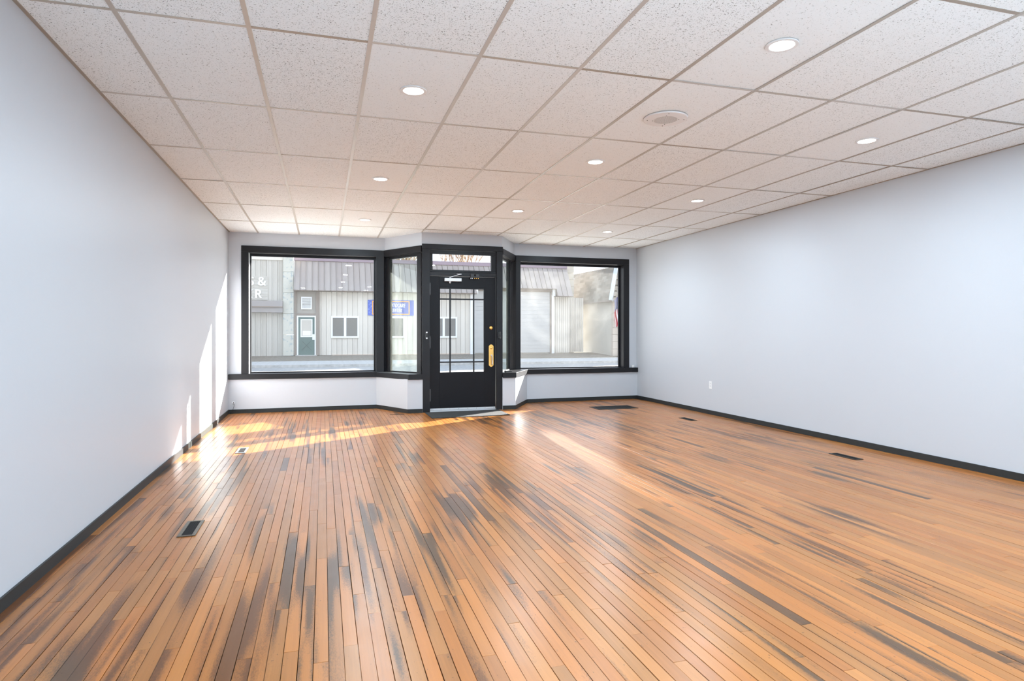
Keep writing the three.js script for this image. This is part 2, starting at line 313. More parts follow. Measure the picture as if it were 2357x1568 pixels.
function bigWindow(name, x0, x1, c0, c1, filmMat, label) {      // x0..x1 opening, c0..c1 outer casing edges
  const g = group(name); tag(g, label, 'window', { kind: 'structure' });
  mesh('head_casing', rspan(c0, c1, 2.507, 2.606, ZF - 0.002, -10.697), M.black, g);
  const xs = x0 < 2 ? [c0, x0] : [x1, c1];
  mesh('side_casing', rspan(xs[0], xs[1], 0.605, 2.507, ZF - 0.002, -10.697), M.black, g);
  mesh('jamb_lining', merge([span(x0 - 0.012, x0 + 0.004, 0.605, 2.52, -10.89, -10.70), span(x1 - 0.004, x1 + 0.012, 0.605, 2.52, -10.89, -10.70), span(x0, x1, 2.500, 2.522, -10.89, -10.70)]), M.black, g);
  const s = 0.03;
  mesh('glazing_stop', merge([rspan(x0, x1, 2.462, 2.502, GZ - 0.02, GZ + 0.022), rspan(x0, x1, 0.605, 0.624, GZ - 0.02, GZ + 0.022), rspan(x0, x0 + s, 0.62, 2.47, GZ - 0.02, GZ + 0.022), rspan(x1 - s, x1, 0.62, 2.47, GZ - 0.02, GZ + 0.022)]), M.black, g);
  const p = mesh('pane', plane(x0 + s - 0.005, x1 - s + 0.005, 0.62, 2.467, GZ), M.glass, g);
  mesh('dust_film', plane(x0 + s, x1 - s, 0.624, 2.462, GZ - 0.004), filmMat, p);
  return g;
}
bigWindow('window_1', -1.125, 0.835, -1.226, 0.955, filmClear, 'large black-framed display window left of the entry');
bigWindow('window_4', 3.315, 5.312, 3.235, 5.42, filmDusty, 'large black-framed display window right of the entry with dusty glass');
function bayWindow(name, P0, P1, s0, s1, side, label) {
  const g = group(name); tag(g, label, 'window', { kind: 'structure' });
  const dx = P1[0] - P0[0], dz = P1[1] - P0[1], L = Math.hypot(dx, dz), u = [dx / L, dz / L], n = side > 0 ? [u[1], -u[0]] : [-u[1], u[0]];   // n points out of the room
  const pt = (s, o) => [P0[0] + u[0] * s + n[0] * o, P0[1] + u[1] * s + n[1] * o];
  const blk = (sa, sb, oa, ob, y0, y1) => prism([pt(sa, oa), pt(sb, oa), pt(sb, ob), pt(sa, ob)], y0, y1);
  mesh('head_casing', blk(-0.005, L + 0.002, -0.024, 0.002, 2.507, 2.606), M.black, g);
  mesh('head_lining', blk(0, L, 0.0, 0.105, 2.495, 2.523), M.black, g);
  mesh('stile', blk(s0 - 0.07, s0, 0.03, 0.10, 0.605, 2.50), M.black, g);
  mesh('stile', blk(s1, s1 + 0.10, 0.03, 0.10, 0.605, 2.50), M.black, g);
  mesh('rail', blk(s0, s1, 0.04, 0.09, 2.458, 2.50), M.black, g);
  mesh('rail', blk(s0, s1, 0.04, 0.09, 0.605, 0.626), M.black, g);
  const a = pt(s0 - 0.01, 0.06), b = pt(s1 + 0.01, 0.06), w = Math.hypot(b[0] - a[0], b[1] - a[1]);
  const pane = new THREE.PlaneGeometry(w, 1.85).rotateY(-Math.atan2(b[1] - a[1], b[0] - a[0])).translate((a[0] + b[0]) / 2, 1.54, (a[1] + b[1]) / 2);
  const pm = mesh('pane', pane, M.greenGlass, g);
  mesh('dust_film', pane.clone().translate(n[0] * 0.004, 0, n[1] * 0.004), filmBay, pm);
  return g;
}
bayWindow('window_2', [0.97, ZF], [1.47, -9.92], 0.075, 0.785, 1, 'narrow angled pane of greenish glass just left of the door');
bayWindow('window_3', [3.213, ZF], [2.76, -9.92], 0.20, 0.80, -1, 'narrow angled pane of greenish glass just right of the door');
// corner posts between the flat and the angled panes
tag(mesh('trim_1', merge([prism([[0.835, -10.697], [0.955, -10.697], [0.985, -10.73], [1.08, -10.78], [1.10, -10.90], [0.835, -10.90]], 0.605, 2.51)]), M.black), 'black corner post between the left window and angled pane', 'trim', { kind: 'structure' });
tag(mesh('trim_2', merge([prism([[3.315, -10.697], [3.235, -10.697], [3.19, -10.73], [3.13, -10.78], [3.16, -10.90], [3.315, -10.90]], 0.605, 2.51)]), M.black), 'black corner post between the right window and angled pane', 'trim', { kind: 'structure' });
// stools: one shelf-like board under each side
tag(mesh('trim_3', prism([[XL, -10.655], [0.83, -10.655], [1.255, -9.857], [1.474, -9.857], [1.474, -10.02], [1.11, -10.92], [XL, -10.92]], 0.523, 0.606, 0.004), M.black), 'black window sill board under the left window and angled pane', 'sill', { kind: 'structure' });
tag(mesh('trim_4', prism([[XR, -10.655], [3.44, -10.655], [2.985, -9.857], [2.763, -9.857], [2.763, -10.02], [3.17, -10.92], [XR, -10.92]], 0.523, 0.606, 0.004), M.black), 'black window sill board under the right window and angled pane', 'sill', { kind: 'structure' });

// ------------------------------------------------------------------ entry: frame, transom, door
{
  const f = group('trim_5'); tag(f, 'black painted door frame around the shop entry', 'door frame', { kind: 'structure' });
  mesh('jamb', rspan(1.472, 1.592, -0.02, 2.555, -10.06, -9.895), M.black, f);
  mesh('jamb', rspan(2.668, 2.768, -0.02, 2.555, -10.06, -9.895), M.black, f);
  mesh('head', rspan(1.468, 2.770, 2.553, 2.632, -10.06, -9.885), M.black, f);
  mesh('transom_bar', rspan(1.592, 2.668, 2.143, 2.203, -10.05, -9.91), M.black, f);
  for (const [x, tone] of [[1.534, M.satin], [2.712, M.plastic]]) {
    const s = mesh('latch_sensor', RB(0.045, 0.10, 0.02, 0.006, x, 1.207, -9.886), M.plastic, f); s.userData.label = 'small black sensor plate';
    for (const k of [-1, 1]) mesh('sensor_end', RB(0.026, 0.022, 0.012, 0.004, x + 0.004, 1.207 + k * 0.045, -9.874), tone, s);
    mesh('sensor_eye', new THREE.CylinderGeometry(0.012, 0.012, 0.012, 16).rotateX(Math.PI / 2).translate(x, 1.207, -9.876), M.darkMetal, s);
  }
  const c = mesh('door_contact', RB(0.145, 0.062, 0.05, 0.006, 2.307, 2.150, -9.895), M.plastic, f);
  mesh('contact_lens', RB(0.032, 0.032, 0.01, 0.003, 2.307, 2.157, -9.868), M.pit, c);
  for (const k of [-0.06, -0.035, 0.0, 0.03, 0.06]) mesh('contact_terminal', RB(0.012, 0.014, 0.02, 0.003, 2.30 + k, 2.110, -9.882), k > -0.01 ? M.brass : M.silver, c);
}
{
  const t = group('window_5'); tag(t, 'wide low transom window above the black door', 'window', { kind: 'structure' });
  mesh('sash', merge([rspan(1.597, 2.664, 2.486, 2.548, -9.985, -9.935), rspan(1.597, 2.664, 2.206, 2.240, -9.985, -9.935), rspan(1.597, 1.640, 2.24, 2.486, -9.985, -9.935), rspan(2.588, 2.664, 2.24, 2.486, -9.985, -9.935)]), M.black, t);
  mesh('pane', plane(1.635, 2.592, 2.235, 2.490, -9.965), M.glass, t);
}
{
  const d = group('door_1'); tag(d, 'black shop door with nine divided panes and brass lock', 'door', { kind: 'structure' });
  const zf = -9.95, zb = -9.995, gx0 = 1.748, gx1 = 2.486, gy0 = 0.608, gy1 = 1.962;
  mesh('slab', metricUV(merge([rspan(1.598, gx0, 0.034, 2.138, zb, zf), rspan(gx1, 2.660, 0.034, 2.138, zb, zf), span(gx0, gx1, gy1, 2.137, zb, zf - 0.0005), span(gx0, gx1, 0.035, gy0, zb, zf - 0.0005)])), M.door, d);
  mesh('glazing_bead', merge([rspan(gx0, gx1, gy1 - 0.022, gy1, zb, zf - 0.006), rspan(gx0, gx1, gy0, gy0 + 0.014, zb, zf - 0.006), rspan(gx0, gx0 + 0.014, gy0, gy1, zb, zf - 0.006), rspan(gx1 - 0.014, gx1, gy0, gy1, zb, zf - 0.006)]), M.black, d);
  const vx = [gx0 + 0.014, 1.923, 2.307, gx1 - 0.014], hy = [gy0 + 0.014, 0.783, 1.780, gy1 - 0.022], mw = 0.011;
  for (const x of [1.923, 2.307]) mesh('muntin', rspan(x - mw, x + mw, gy0, gy1, zb + 0.008, zf - 0.010, 0.004), M.black, d);
  for (const y of [0.783, 1.780]) mesh('muntin', rspan(gx0, gx1, y - mw, y + mw, zb + 0.009, zf - 0.011, 0.004), M.black, d);
  for (let a = 0; a < 3; a++) for (let b = 0; b < 3; b++) mesh('pane', plane(vx[a], vx[a + 1], hy[b], hy[b + 1], zf - 0.022), M.glass, d);
  for (const y of [1.935, 1.098, 0.268]) {
    const h = mesh('hinge', new THREE.CylinderGeometry(0.009, 0.009, 0.17, 14).translate(1.594, y, -9.938), M.silver, d);
    mesh('hinge_pin', merge([new THREE.SphereGeometry(0.0085, 12, 8).translate(1.594, y + 0.092, -9.938), new THREE.SphereGeometry(0.0085, 12, 8).translate(1.594, y - 0.092, -9.938)]), M.silver, h);
  }
  const cl = mesh('door_closer', RB(0.272, 0.052, 0.055, 0.006, 1.958, 2.083, -9.918), M.satin, d); cl.userData.label = 'silver hydraulic door closer';
  mesh('closer_arm', merge([bar([1.912, 2.122, -9.915], [2.075, 2.172, -9.885], 0.026, 0.008), new THREE.CylinderGeometry(0.013, 0.013, 0.022, 14).translate(1.912, 2.116, -9.915), new THREE.CylinderGeometry(0.017, 0.017, 0.012, 14).translate(2.075, 2.172, -9.885), bar([2.075, 2.174, -9.885], [2.02, 2.174, -9.91], 0.022, 0.007)]), M.satin, cl);
  mesh('closer_cap', merge([new THREE.CylinderGeometry(0.019, 0.014, 0.02, 16).translate(1.912, 2.047, -9.918), new THREE.SphereGeometry(0.012, 12, 8).translate(1.912, 2.036, -9.918)]), M.satin, cl);
  const db = mesh('deadbolt', new THREE.LatheGeometry([[0, 0.014], [0.018, 0.014], [0.021, 0.010], [0.029, 0.006], [0.031, 0]].map(p => new THREE.Vector2(...p)), 32).rotateX(Math.PI / 2).translate(2.590, 1.326, zf), M.brass, d); db.userData.label = 'round brass deadbolt';
  mesh('keyway', RB(0.004, 0.016, 0.006, 0.0015, 2.590, 1.326, zf + 0.013), M.darkMetal, db);
  const sh = new THREE.Shape(); { const w = 0.038, y0 = 0.70, y1 = 1.058, c = 0.026; [[-w, y0 + c], [-w + c, y0], [w - c, y0], [w, y0 + c], [w, y1 - c], [w - c, y1], [-w + c, y1], [-w, y1 - c]].forEach(([x, y], i) => i ? sh.lineTo(x, y) : sh.moveTo(x, y)); }
  const pl = mesh('lock_plate', new THREE.ExtrudeGeometry(sh, { depth: 0.005, bevelEnabled: true, bevelThickness: 0.002, bevelSize: 0.002, bevelSegments: 2 }).translate(2.589, 0, zf), M.brass, d); pl.userData.label = 'tall brass handle plate with clipped corners';
  mesh('lock_cylinder', new THREE.LatheGeometry([[0, 0.012], [0.014, 0.012], [0.016, 0.008], [0.02, 0.006], [0.021, 0]].map(p => new THREE.Vector2(...p)), 28).rotateX(Math.PI / 2).translate(2.589, 1.005, zf + 0.006), M.brass, pl);
  const curve = new THREE.CatmullRomCurve3([[2.592, 0.886, zf + 0.008], [2.592, 0.888, zf + 0.035], [2.594, 0.866, zf + 0.042], [2.596, 0.82, zf + 0.036], [2.598, 0.77, zf + 0.034], [2.597, 0.742, zf + 0.036]].map(p => new THREE.Vector3(...p)));
  mesh('lever_handle', merge([new THREE.TubeGeometry(curve, 28, 0.0085, 10), new THREE.SphereGeometry(0.010, 12, 8).translate(2.597, 0.742, zf + 0.036), new THREE.SphereGeometry(0.014, 12, 8).scale(1, 1, 0.7).translate(2.592, 0.886, zf + 0.02)]), M.silver, pl);
  const sw = mesh('door_sweep', rspan(1.602, 2.656, 0.028, 0.058, zf, zf + 0.008, 0.002), M.satin, d);
  for (let k = 0; k < 8; k++) mesh('screw', new THREE.CylinderGeometry(0.004, 0.004, 0.003, 10).rotateX(Math.PI / 2).translate(1.63 + k * 0.143, 0.044, zf + 0.009), M.darkMetal, sw);
  const th = tag(mesh('trim_6', merge([rspan(1.592, 2.668, -0.012, 0.012, -10.06, -9.90, 0.004), rspan(1.592, 2.668, 0.0, 0.026, -10.02, -9.955, 0.004)]), M.satin), 'worn aluminium threshold under the black door', 'threshold', { kind: 'structure' });
}

// ------------------------------------------------------------------ ceiling fittings
const lensMat = new THREE.MeshStandardMaterial({ color: 0xffffff, emissive: lin(1, 0.985, 0.95), emissiveIntensity: 6, roughness: 0.6 });
const trimGeo = new THREE.LatheGeometry([[0.066, -0.002], [0.070, -0.004], [0.084, -0.0035], [0.0865, -0.001], [0.0865, 0.006], [0.066, 0.006]].map(p => new THREE.Vector2(...p)), 48);
const lensGeo = new THREE.LatheGeometry([[0, 0.003], [0, -0.0015], [0.040, -0.0015], [0.067, -0.0005], [0.067, 0.003]].map(p => new THREE.Vector2(...p)), 40);
function downlight(x, z, label) {
  const g = group('recessed_downlight', x, YC - 0.001, z); tag(g, label, 'ceiling light', { group: 'round recessed ceiling lights' });
  mesh('trim_ring', trimGeo, M.white, g); mesh('lens', lensGeo, lensMat, g);
  const l = new THREE.RectAreaLight(lin(0.79, 0.98, 1.13), LED, 0.115, 0.115);
  l.name = 'downlight_glow'; l.position.set(0, -0.008, 0); l.rotation.x = -Math.PI / 2; g.add(l);
}
const dl = ['round recessed ceiling light nearest the camera in the left row', 'round recessed ceiling light second from the window in the left row', 'round recessed ceiling light nearest the left display window',
  'largest round ceiling light, top right between camera and speaker', 'round ceiling light just beyond the round ceiling speaker', 'round ceiling light straight in front of the door in the middle row',
  'round ceiling light nearest the camera in the right row', 'middle round ceiling light of the right row', 'round ceiling light nearest the right display window'];
DOWN.forEach(([x, z], i) => downlight(x, z, dl[i]));
[[0.56, -1.70], [4.25, -1.72], [2.40, -0.48], [0.56, 0.76], [4.25, 0.74], [2.40, 1.95], [1.48, 0.14], [3.33, 0.14], [-0.67, 1.36], [1.48, 2.0], [3.33, 2.0]].forEach(([x, z]) => downlight(x, z, 'round recessed ceiling light behind the camera position'));
{
  const g = group('ceiling_speaker', 2.397, YC - 0.001, -4.153); tag(g, 'round white ceiling speaker with perforated grille between two downlights', 'speaker');
  mesh('rim', new THREE.LatheGeometry([[0.085, -0.014], [0.150, -0.012], [0.158, -0.008], [0.158, 0.003], [0.085, 0.003]].map(p => new THREE.Vector2(...p)), 56), M.white, g);
  const gm = mesh('grille', new THREE.CylinderGeometry(0.086, 0.086, 0.010, 48).translate(0, -0.0085, 0), new THREE.MeshStandardMaterial({ color: lin(0.70, 0.70, 0.69), roughness: 0.5 }), g);
  const holes = []; for (let k = 1; k <= 11; k++) { const R = k * 0.0073, n = Math.round(R * 2 * Math.PI / 0.0075); for (let j = 0; j < n; j++) { const a = j / n * Math.PI * 2; holes.push(new THREE.CylinderGeometry(0.0012, 0.0012, 0.001, 6).translate(R * Math.cos(a), -0.0139, R * Math.sin(a))); } }
  mesh('perforations', merge(holes), new THREE.MeshStandardMaterial({ color: lin(0.22, 0.22, 0.22), roughness: 0.9 }), gm).userData.kind = 'stuff';
  const scr = new THREE.CylinderGeometry(0.0034, 0.0034, 0.002, 10);
  for (let k = 0; k < 4; k++) { const a = 0.35 + k * Math.PI / 2; mesh('screw', scr, M.darkMetal, g).position.set(0.132 * Math.cos(a), -0.0138, 0.132 * Math.sin(a)); const b = a + 0.1; mesh('screw', scr, M.darkMetal, g).position.set(0.094 * Math.cos(b), -0.0145, 0.094 * Math.sin(b)); }
}

// ------------------------------------------------------------------ floor registers, mat and small things
const aged = new THREE.MeshStandardMaterial({ color: lin(0.13, 0.115, 0.095), roughness: 0.5, metalness: 0.5, roughnessMap: woodRough });
const blueMetal = new THREE.MeshStandardMaterial({ color: lin(0.30, 0.36, 0.40), roughness: 0.4, metalness: 0.5 });
function register(x, z, w, d, fx, fz, frameMat, label, slats, across = false) {
  const g = group('floor_register'); onFloor(g, x, z, 0.0008); tag(g, label, 'floor vent', { group: 'floor registers' });
  const h = 0.005, iw = w - 2 * fx, id = d - 2 * fz;
  const ring = new THREE.Shape([[-w / 2, -d / 2], [w / 2, -d / 2], [w / 2, d / 2], [-w / 2, d / 2]].map(p => new THREE.Vector2(...p)));
  ring.holes.push(new THREE.Path([[-iw / 2, -id / 2], [-iw / 2, id / 2], [iw / 2, id / 2], [iw / 2, -id / 2]].map(p => new THREE.Vector2(...p))));
  mesh('frame', new THREE.ExtrudeGeometry(ring, { depth: h - 0.002, bevelEnabled: true, bevelThickness: 0.001, bevelSize: 0.0015, bevelOffset: -0.0015, bevelSegments: 1 }).rotateX(-Math.PI / 2).translate(0, 0.001, 0), frameMat, g);
  mesh('well', B(iw, 0.001, id, 0, 0.0008, 0), M.pit, g);
  for (let k = 0; k < slats; k++) { const t = (k + 0.5) / slats - 0.5; mesh('slat', across ? B(iw, 0.002, id / slats * 0.35, 0, 0.0028, t * id) : B(iw / slats * 0.3, 0.002, id, t * iw, 0.0028, 0), across ? M.darkMetal : M.pit, g); }
}
register(-0.817, -4.525, 0.105, 0.335, 0.022, 0.018, aged, 'aged metal floor vent with dark slot near the left wall', 5, false);
register(-0.832, -7.33, 0.10, 0.32, 0.02, 0.03, blueMetal, 'small grey floor vent lying in the sunlight by the left wall', 5, false);
register(4.965, -7.985, 0.10, 0.32, 0.018, 0.018, M.darkMetal, 'small dark floor vent below the right wall outlet', 5, false);
register(4.995, -5.16, 0.105, 0.335, 0.02, 0.02, M.darkMetal, 'dark floor vent nearest the camera by the right wall', 5, false);
register(4.565, -9.57, 0.70, 0.40, 0.025, 0.03, M.darkMetal, 'large dark floor grille in front of the right window', 14, true);
{
  const pile = grey(256, 256, (i, j) => 0.3 + 0.7 * H2(i, j)); pile.repeat.set(6, 4);
  const fz = grey(256, 256, (i, j) => 0.55 + 0.45 * NW(i / 2, j / 2, 128), true); fz.repeat.set(5, 3);
  const m = mesh('door_mat', RB(1.185, 0.008, 0.67, 0.003, 0, 0.004, 0), new THREE.MeshStandardMaterial({ color: lin(0.055, 0.055, 0.055), map: fz, bumpMap: pile, bumpScale: 0.003, roughness: 1 }));
  onFloor(m, 2.095, -9.52, 0.001); tag(m, 'thin charcoal door mat lying in front of the black door', 'mat');
}
{
  const m = mesh('metal_floor_strip', RB(0.22, 0.004, 0.02, 0.0015, 0, 0.002, 0), M.darkMetal); onFloor(m, 1.075, -9.80, 0.0005); m.rotation.y = 0.05;
  tag(m, 'short dark metal strip on the floor left of the door', 'floor strip');
}
{
  const g = group('wall_outlet', XR, 0.462, -8.345, -Math.PI / 2); tag(g, 'white duplex outlet low on the right wall', 'outlet');
  mesh('cover_plate', RB(0.072, 0.116, 0.007, 0.003, 0, 0, 0.0037), M.white, g);
  for (const s of [-1, 1]) { const f = mesh('receptacle', RB(0.034, 0.029, 0.003, 0.0014, 0, s * 0.0195, 0.008), M.white, g); for (const k of [-1, 1]) mesh('slot', B(0.0025, 0.008, 0.001, k * 0.0065, s * 0.0195 + 0.003, 0.0098), M.pit, f); }
  mesh('screw', new THREE.CylinderGeometry(0.003, 0.003, 0.002, 10).rotateX(Math.PI / 2).translate(0, 0, 0.008), M.silver, g);
}
{
  const g = group('cable_jack', -1.337, 0.161, -10.69); tag(g, 'small round white wall jack with thin cable in the left corner', 'jack');
  mesh('jack_plate', new THREE.LatheGeometry([[0, 0.014], [0.012, 0.013], [0.021, 0.006], [0.023, 0]].map(p => new THREE.Vector2(...p)), 24).rotateX(Math.PI / 2), M.white, g);
  mesh('socket', RB(0.012, 0.012, 0.006, 0.002, 0.006, 0.006, 0.014), M.pit, g);
  const c = new THREE.CatmullRomCurve3([[0.006, 0.0, 0.018], [0.012, -0.04, 0.025], [0.0, -0.09, 0.03], [-0.02, -0.13, 0.034], [-0.03, -0.158, 0.04]].map(p => new THREE.Vector3(...p)));
  mesh('cable', new THREE.TubeGeometry(c, 24, 0.0028, 8), M.darkMetal, g);
}
{
  const g = group('small_flashlight', 2.87, 0.606, -9.93, 0.12); tag(g, 'small black torch lying on the sill right of the door', 'flashlight');
  mesh('barrel', new THREE.LatheGeometry([[0, 0], [0.011, 0], [0.012, 0.004], [0.012, 0.075], [0.010, 0.08], [0, 0.08]].map(p => new THREE.Vector2(...p)), 20).rotateZ(-Math.PI / 2).translate(-0.03, 0.0155, 0), M.plastic, g);
  mesh('head', new THREE.LatheGeometry([[0, 0], [0.011, 0], [0.0155, 0.012], [0.0155, 0.035], [0.013, 0.036], [0, 0.034]].map(p => new THREE.Vector2(...p)), 20).rotateZ(Math.PI / 2).translate(-0.028, 0.0155, 0), M.plastic, g);
  mesh('tail_cap', new THREE.CylinderGeometry(0.0095, 0.0095, 0.016, 16).rotateZ(Math.PI / 2).translate(0.056, 0.0155, 0), M.darkMetal, g);
}
tag(mesh('white_plastic_block', RB(0.05, 0.045, 0.03, 0.006, 5.49, 0.6285, -10.69), M.white), 'little white block on the far right end of the sill', 'block');

// ------------------------------------------------------------------ outside: own front, street
M.stucco = new THREE.MeshStandardMaterial({ color: lin(0.45, 0.43, 0.40), roughness: 0.9 });
const speck = grey(512, 512, (i, j) => 0.72 + 0.28 * (0.5 * NW(i / 2, j / 2, 256) + 0.5 * NW(i / 32, j / 32, 16)), true);
const concrete = new THREE.MeshStandardMaterial({ color: lin(0.62, 0.595, 0.555), map: speck, roughness: 0.9 });
const asphalt = new THREE.MeshStandardMaterial({ color: lin(0.44, 0.42, 0.39), map: speck, roughness: 0.9 });
const gravel = new THREE.MeshStandardMaterial({ color: lin(0.36, 0.30, 0.23), map: speck, bumpMap: speck, bumpScale: 0.03, roughness: 1 });
tag(mesh('shop_canopy', span(-3, 9, 3.134, 3.35, -12.2, -10.92), M.stucco), 'flat canopy over the pavement in front of the shop', 'canopy', { kind: 'structure' });
tag(mesh('entry_step', metricUV(prism([[1.56, -10.06], [2.70, -10.06], [3.14, -10.92], [1.12, -10.92]], -0.12, 0.006)), concrete), 'concrete entry slab outside the black door', 'step', { kind: 'structure' });
tag(mesh('near_pavement', metricUV(span(-30, 40, -0.20, -0.02, -14.2, -10.921)), concrete), 'concrete pavement on the near side of the street', 'pavement', { kind: 'structure' });
tag(mesh('street', metricUV(span(-40, 60, -0.30, -0.13, -27.0, -14.2)), asphalt), 'wide pale asphalt street between the shop and garage', 'street', { kind: 'structure' });
function slab(name, pts, mat, label, cat) {           // a sloping sheet of ground with thickness: pts [x, y, z] x 4
  const s = []; const top = pts, bot = pts.map(([x, y, z]) => [x, y - 0.3, z]);
  const q = (a, b, c, d) => s.push(...a, ...b, ...c, ...a, ...c, ...d);
  q(top[0], top[1], top[2], top[3]); for (let i = 0; i < 4; i++) { const j = (i + 1) % 4; q(top[j], top[i], bot[i], bot[j]); }
  const g = new THREE.BufferGeometry(); g.setAttribute('position', new THREE.Float32BufferAttribute(s, 3)); g.computeVertexNormals();
  return tag(mesh(name, metricUV(g), mat), label, cat, { kind: 'structure' });
}
slab('far_kerb', [[-40, -0.02, -27.0], [60, -0.02, -27.0], [60, 0.0, -30.2], [-40, 0.0, -30.2]], concrete, 'pale concrete apron and kerb across the street', 'pavement');
slab('gravel_verge', [[-40, 0.005, -29.6], [60, 0.005, -31.6], [60, 0.17, -33.4], [-40, 0.17, -33.4]], gravel, 'brown gravel verge along the foot of the garage', 'verge');

// ------------------------------------------------------------------ outside: the garage across the street
const sid = [lin(0.66, 0.61, 0.53), lin(0.63, 0.58, 0.505), lin(0.685, 0.635, 0.555)].map(color => new THREE.MeshStandardMaterial({ color, roughness: 0.6 }));
const roofM = [lin(0.345, 0.295, 0.26), lin(0.33, 0.28, 0.247), lin(0.36, 0.31, 0.273)].map(color => new THREE.MeshStandardMaterial({ color, roughness: 0.5 }));
const brown = new THREE.MeshStandardMaterial({ color: lin(0.28, 0.23, 0.19), roughness: 0.8 });
const coping = new THREE.MeshStandardMaterial({ color: lin(0.30, 0.235, 0.265), roughness: 0.6 });
const offWhite = new THREE.MeshStandardMaterial({ color: lin(0.80, 0.80, 0.79), roughness: 0.6 });
const garageWhite = [lin(0.50, 0.485, 0.46), lin(0.49, 0.475, 0.45)].map(color => new THREE.MeshStandardMaterial({ color, roughness: 0.6 }));
const darkPane = new THREE.MeshPhysicalMaterial({ color: lin(0.16, 0.145, 0.125), roughness: 0.12 });
const green = new THREE.MeshStandardMaterial({ color: lin(0.10, 0.155, 0.135), roughness: 0.6 });
const FZ = -33;
function siding(parent, x0, x1, y0, y1, z, w, mats, name = 'siding_panel') {
  const n = Math.max(1, Math.round((x1 - x0) / w)), s = (x1 - x0) / n;
  const g = merge([B(s - 0.012, y1 - y0, 0.03, 0, 0, 0), B(s * 0.22, y1 - y0, 0.02, -s * 0.36, 0, 0.024)]);
  for (let k = 0; k < n; k++) mesh(name, g, mats[k % mats.length], parent).position.set(x0 + (k + 0.5) * s, (y0 + y1) / 2, z + 0.015);
}
function shopWindow(parent, x0, x1, y0, y1, z) {
  const f = mesh('window', merge([span(x0, x1, y1 - 0.09, y1, z, z + 0.08), span(x0, x1, y0, y0 + 0.09, z, z + 0.08), span(x0, x0 + 0.08, y0 + 0.09, y1 - 0.09, z, z + 0.08), span(x1 - 0.08, x1, y0 + 0.09, y1 - 0.09, z, z + 0.08), span((x0 + x1) / 2 - 0.06, (x0 + x1) / 2 + 0.06, y0 + 0.09, y1 - 0.09, z, z + 0.08)]), offWhite, parent);
  const c = (x0 + x1) / 2;
  mesh('pane', span(x0 + 0.07, c - 0.05, y0 + 0.08, y1 - 0.08, z, z + 0.045), darkPane, f); mesh('pane', span(c + 0.05, x1 - 0.07, y0 + 0.08, y1 - 0.08, z, z + 0.045), darkPane, f);
}
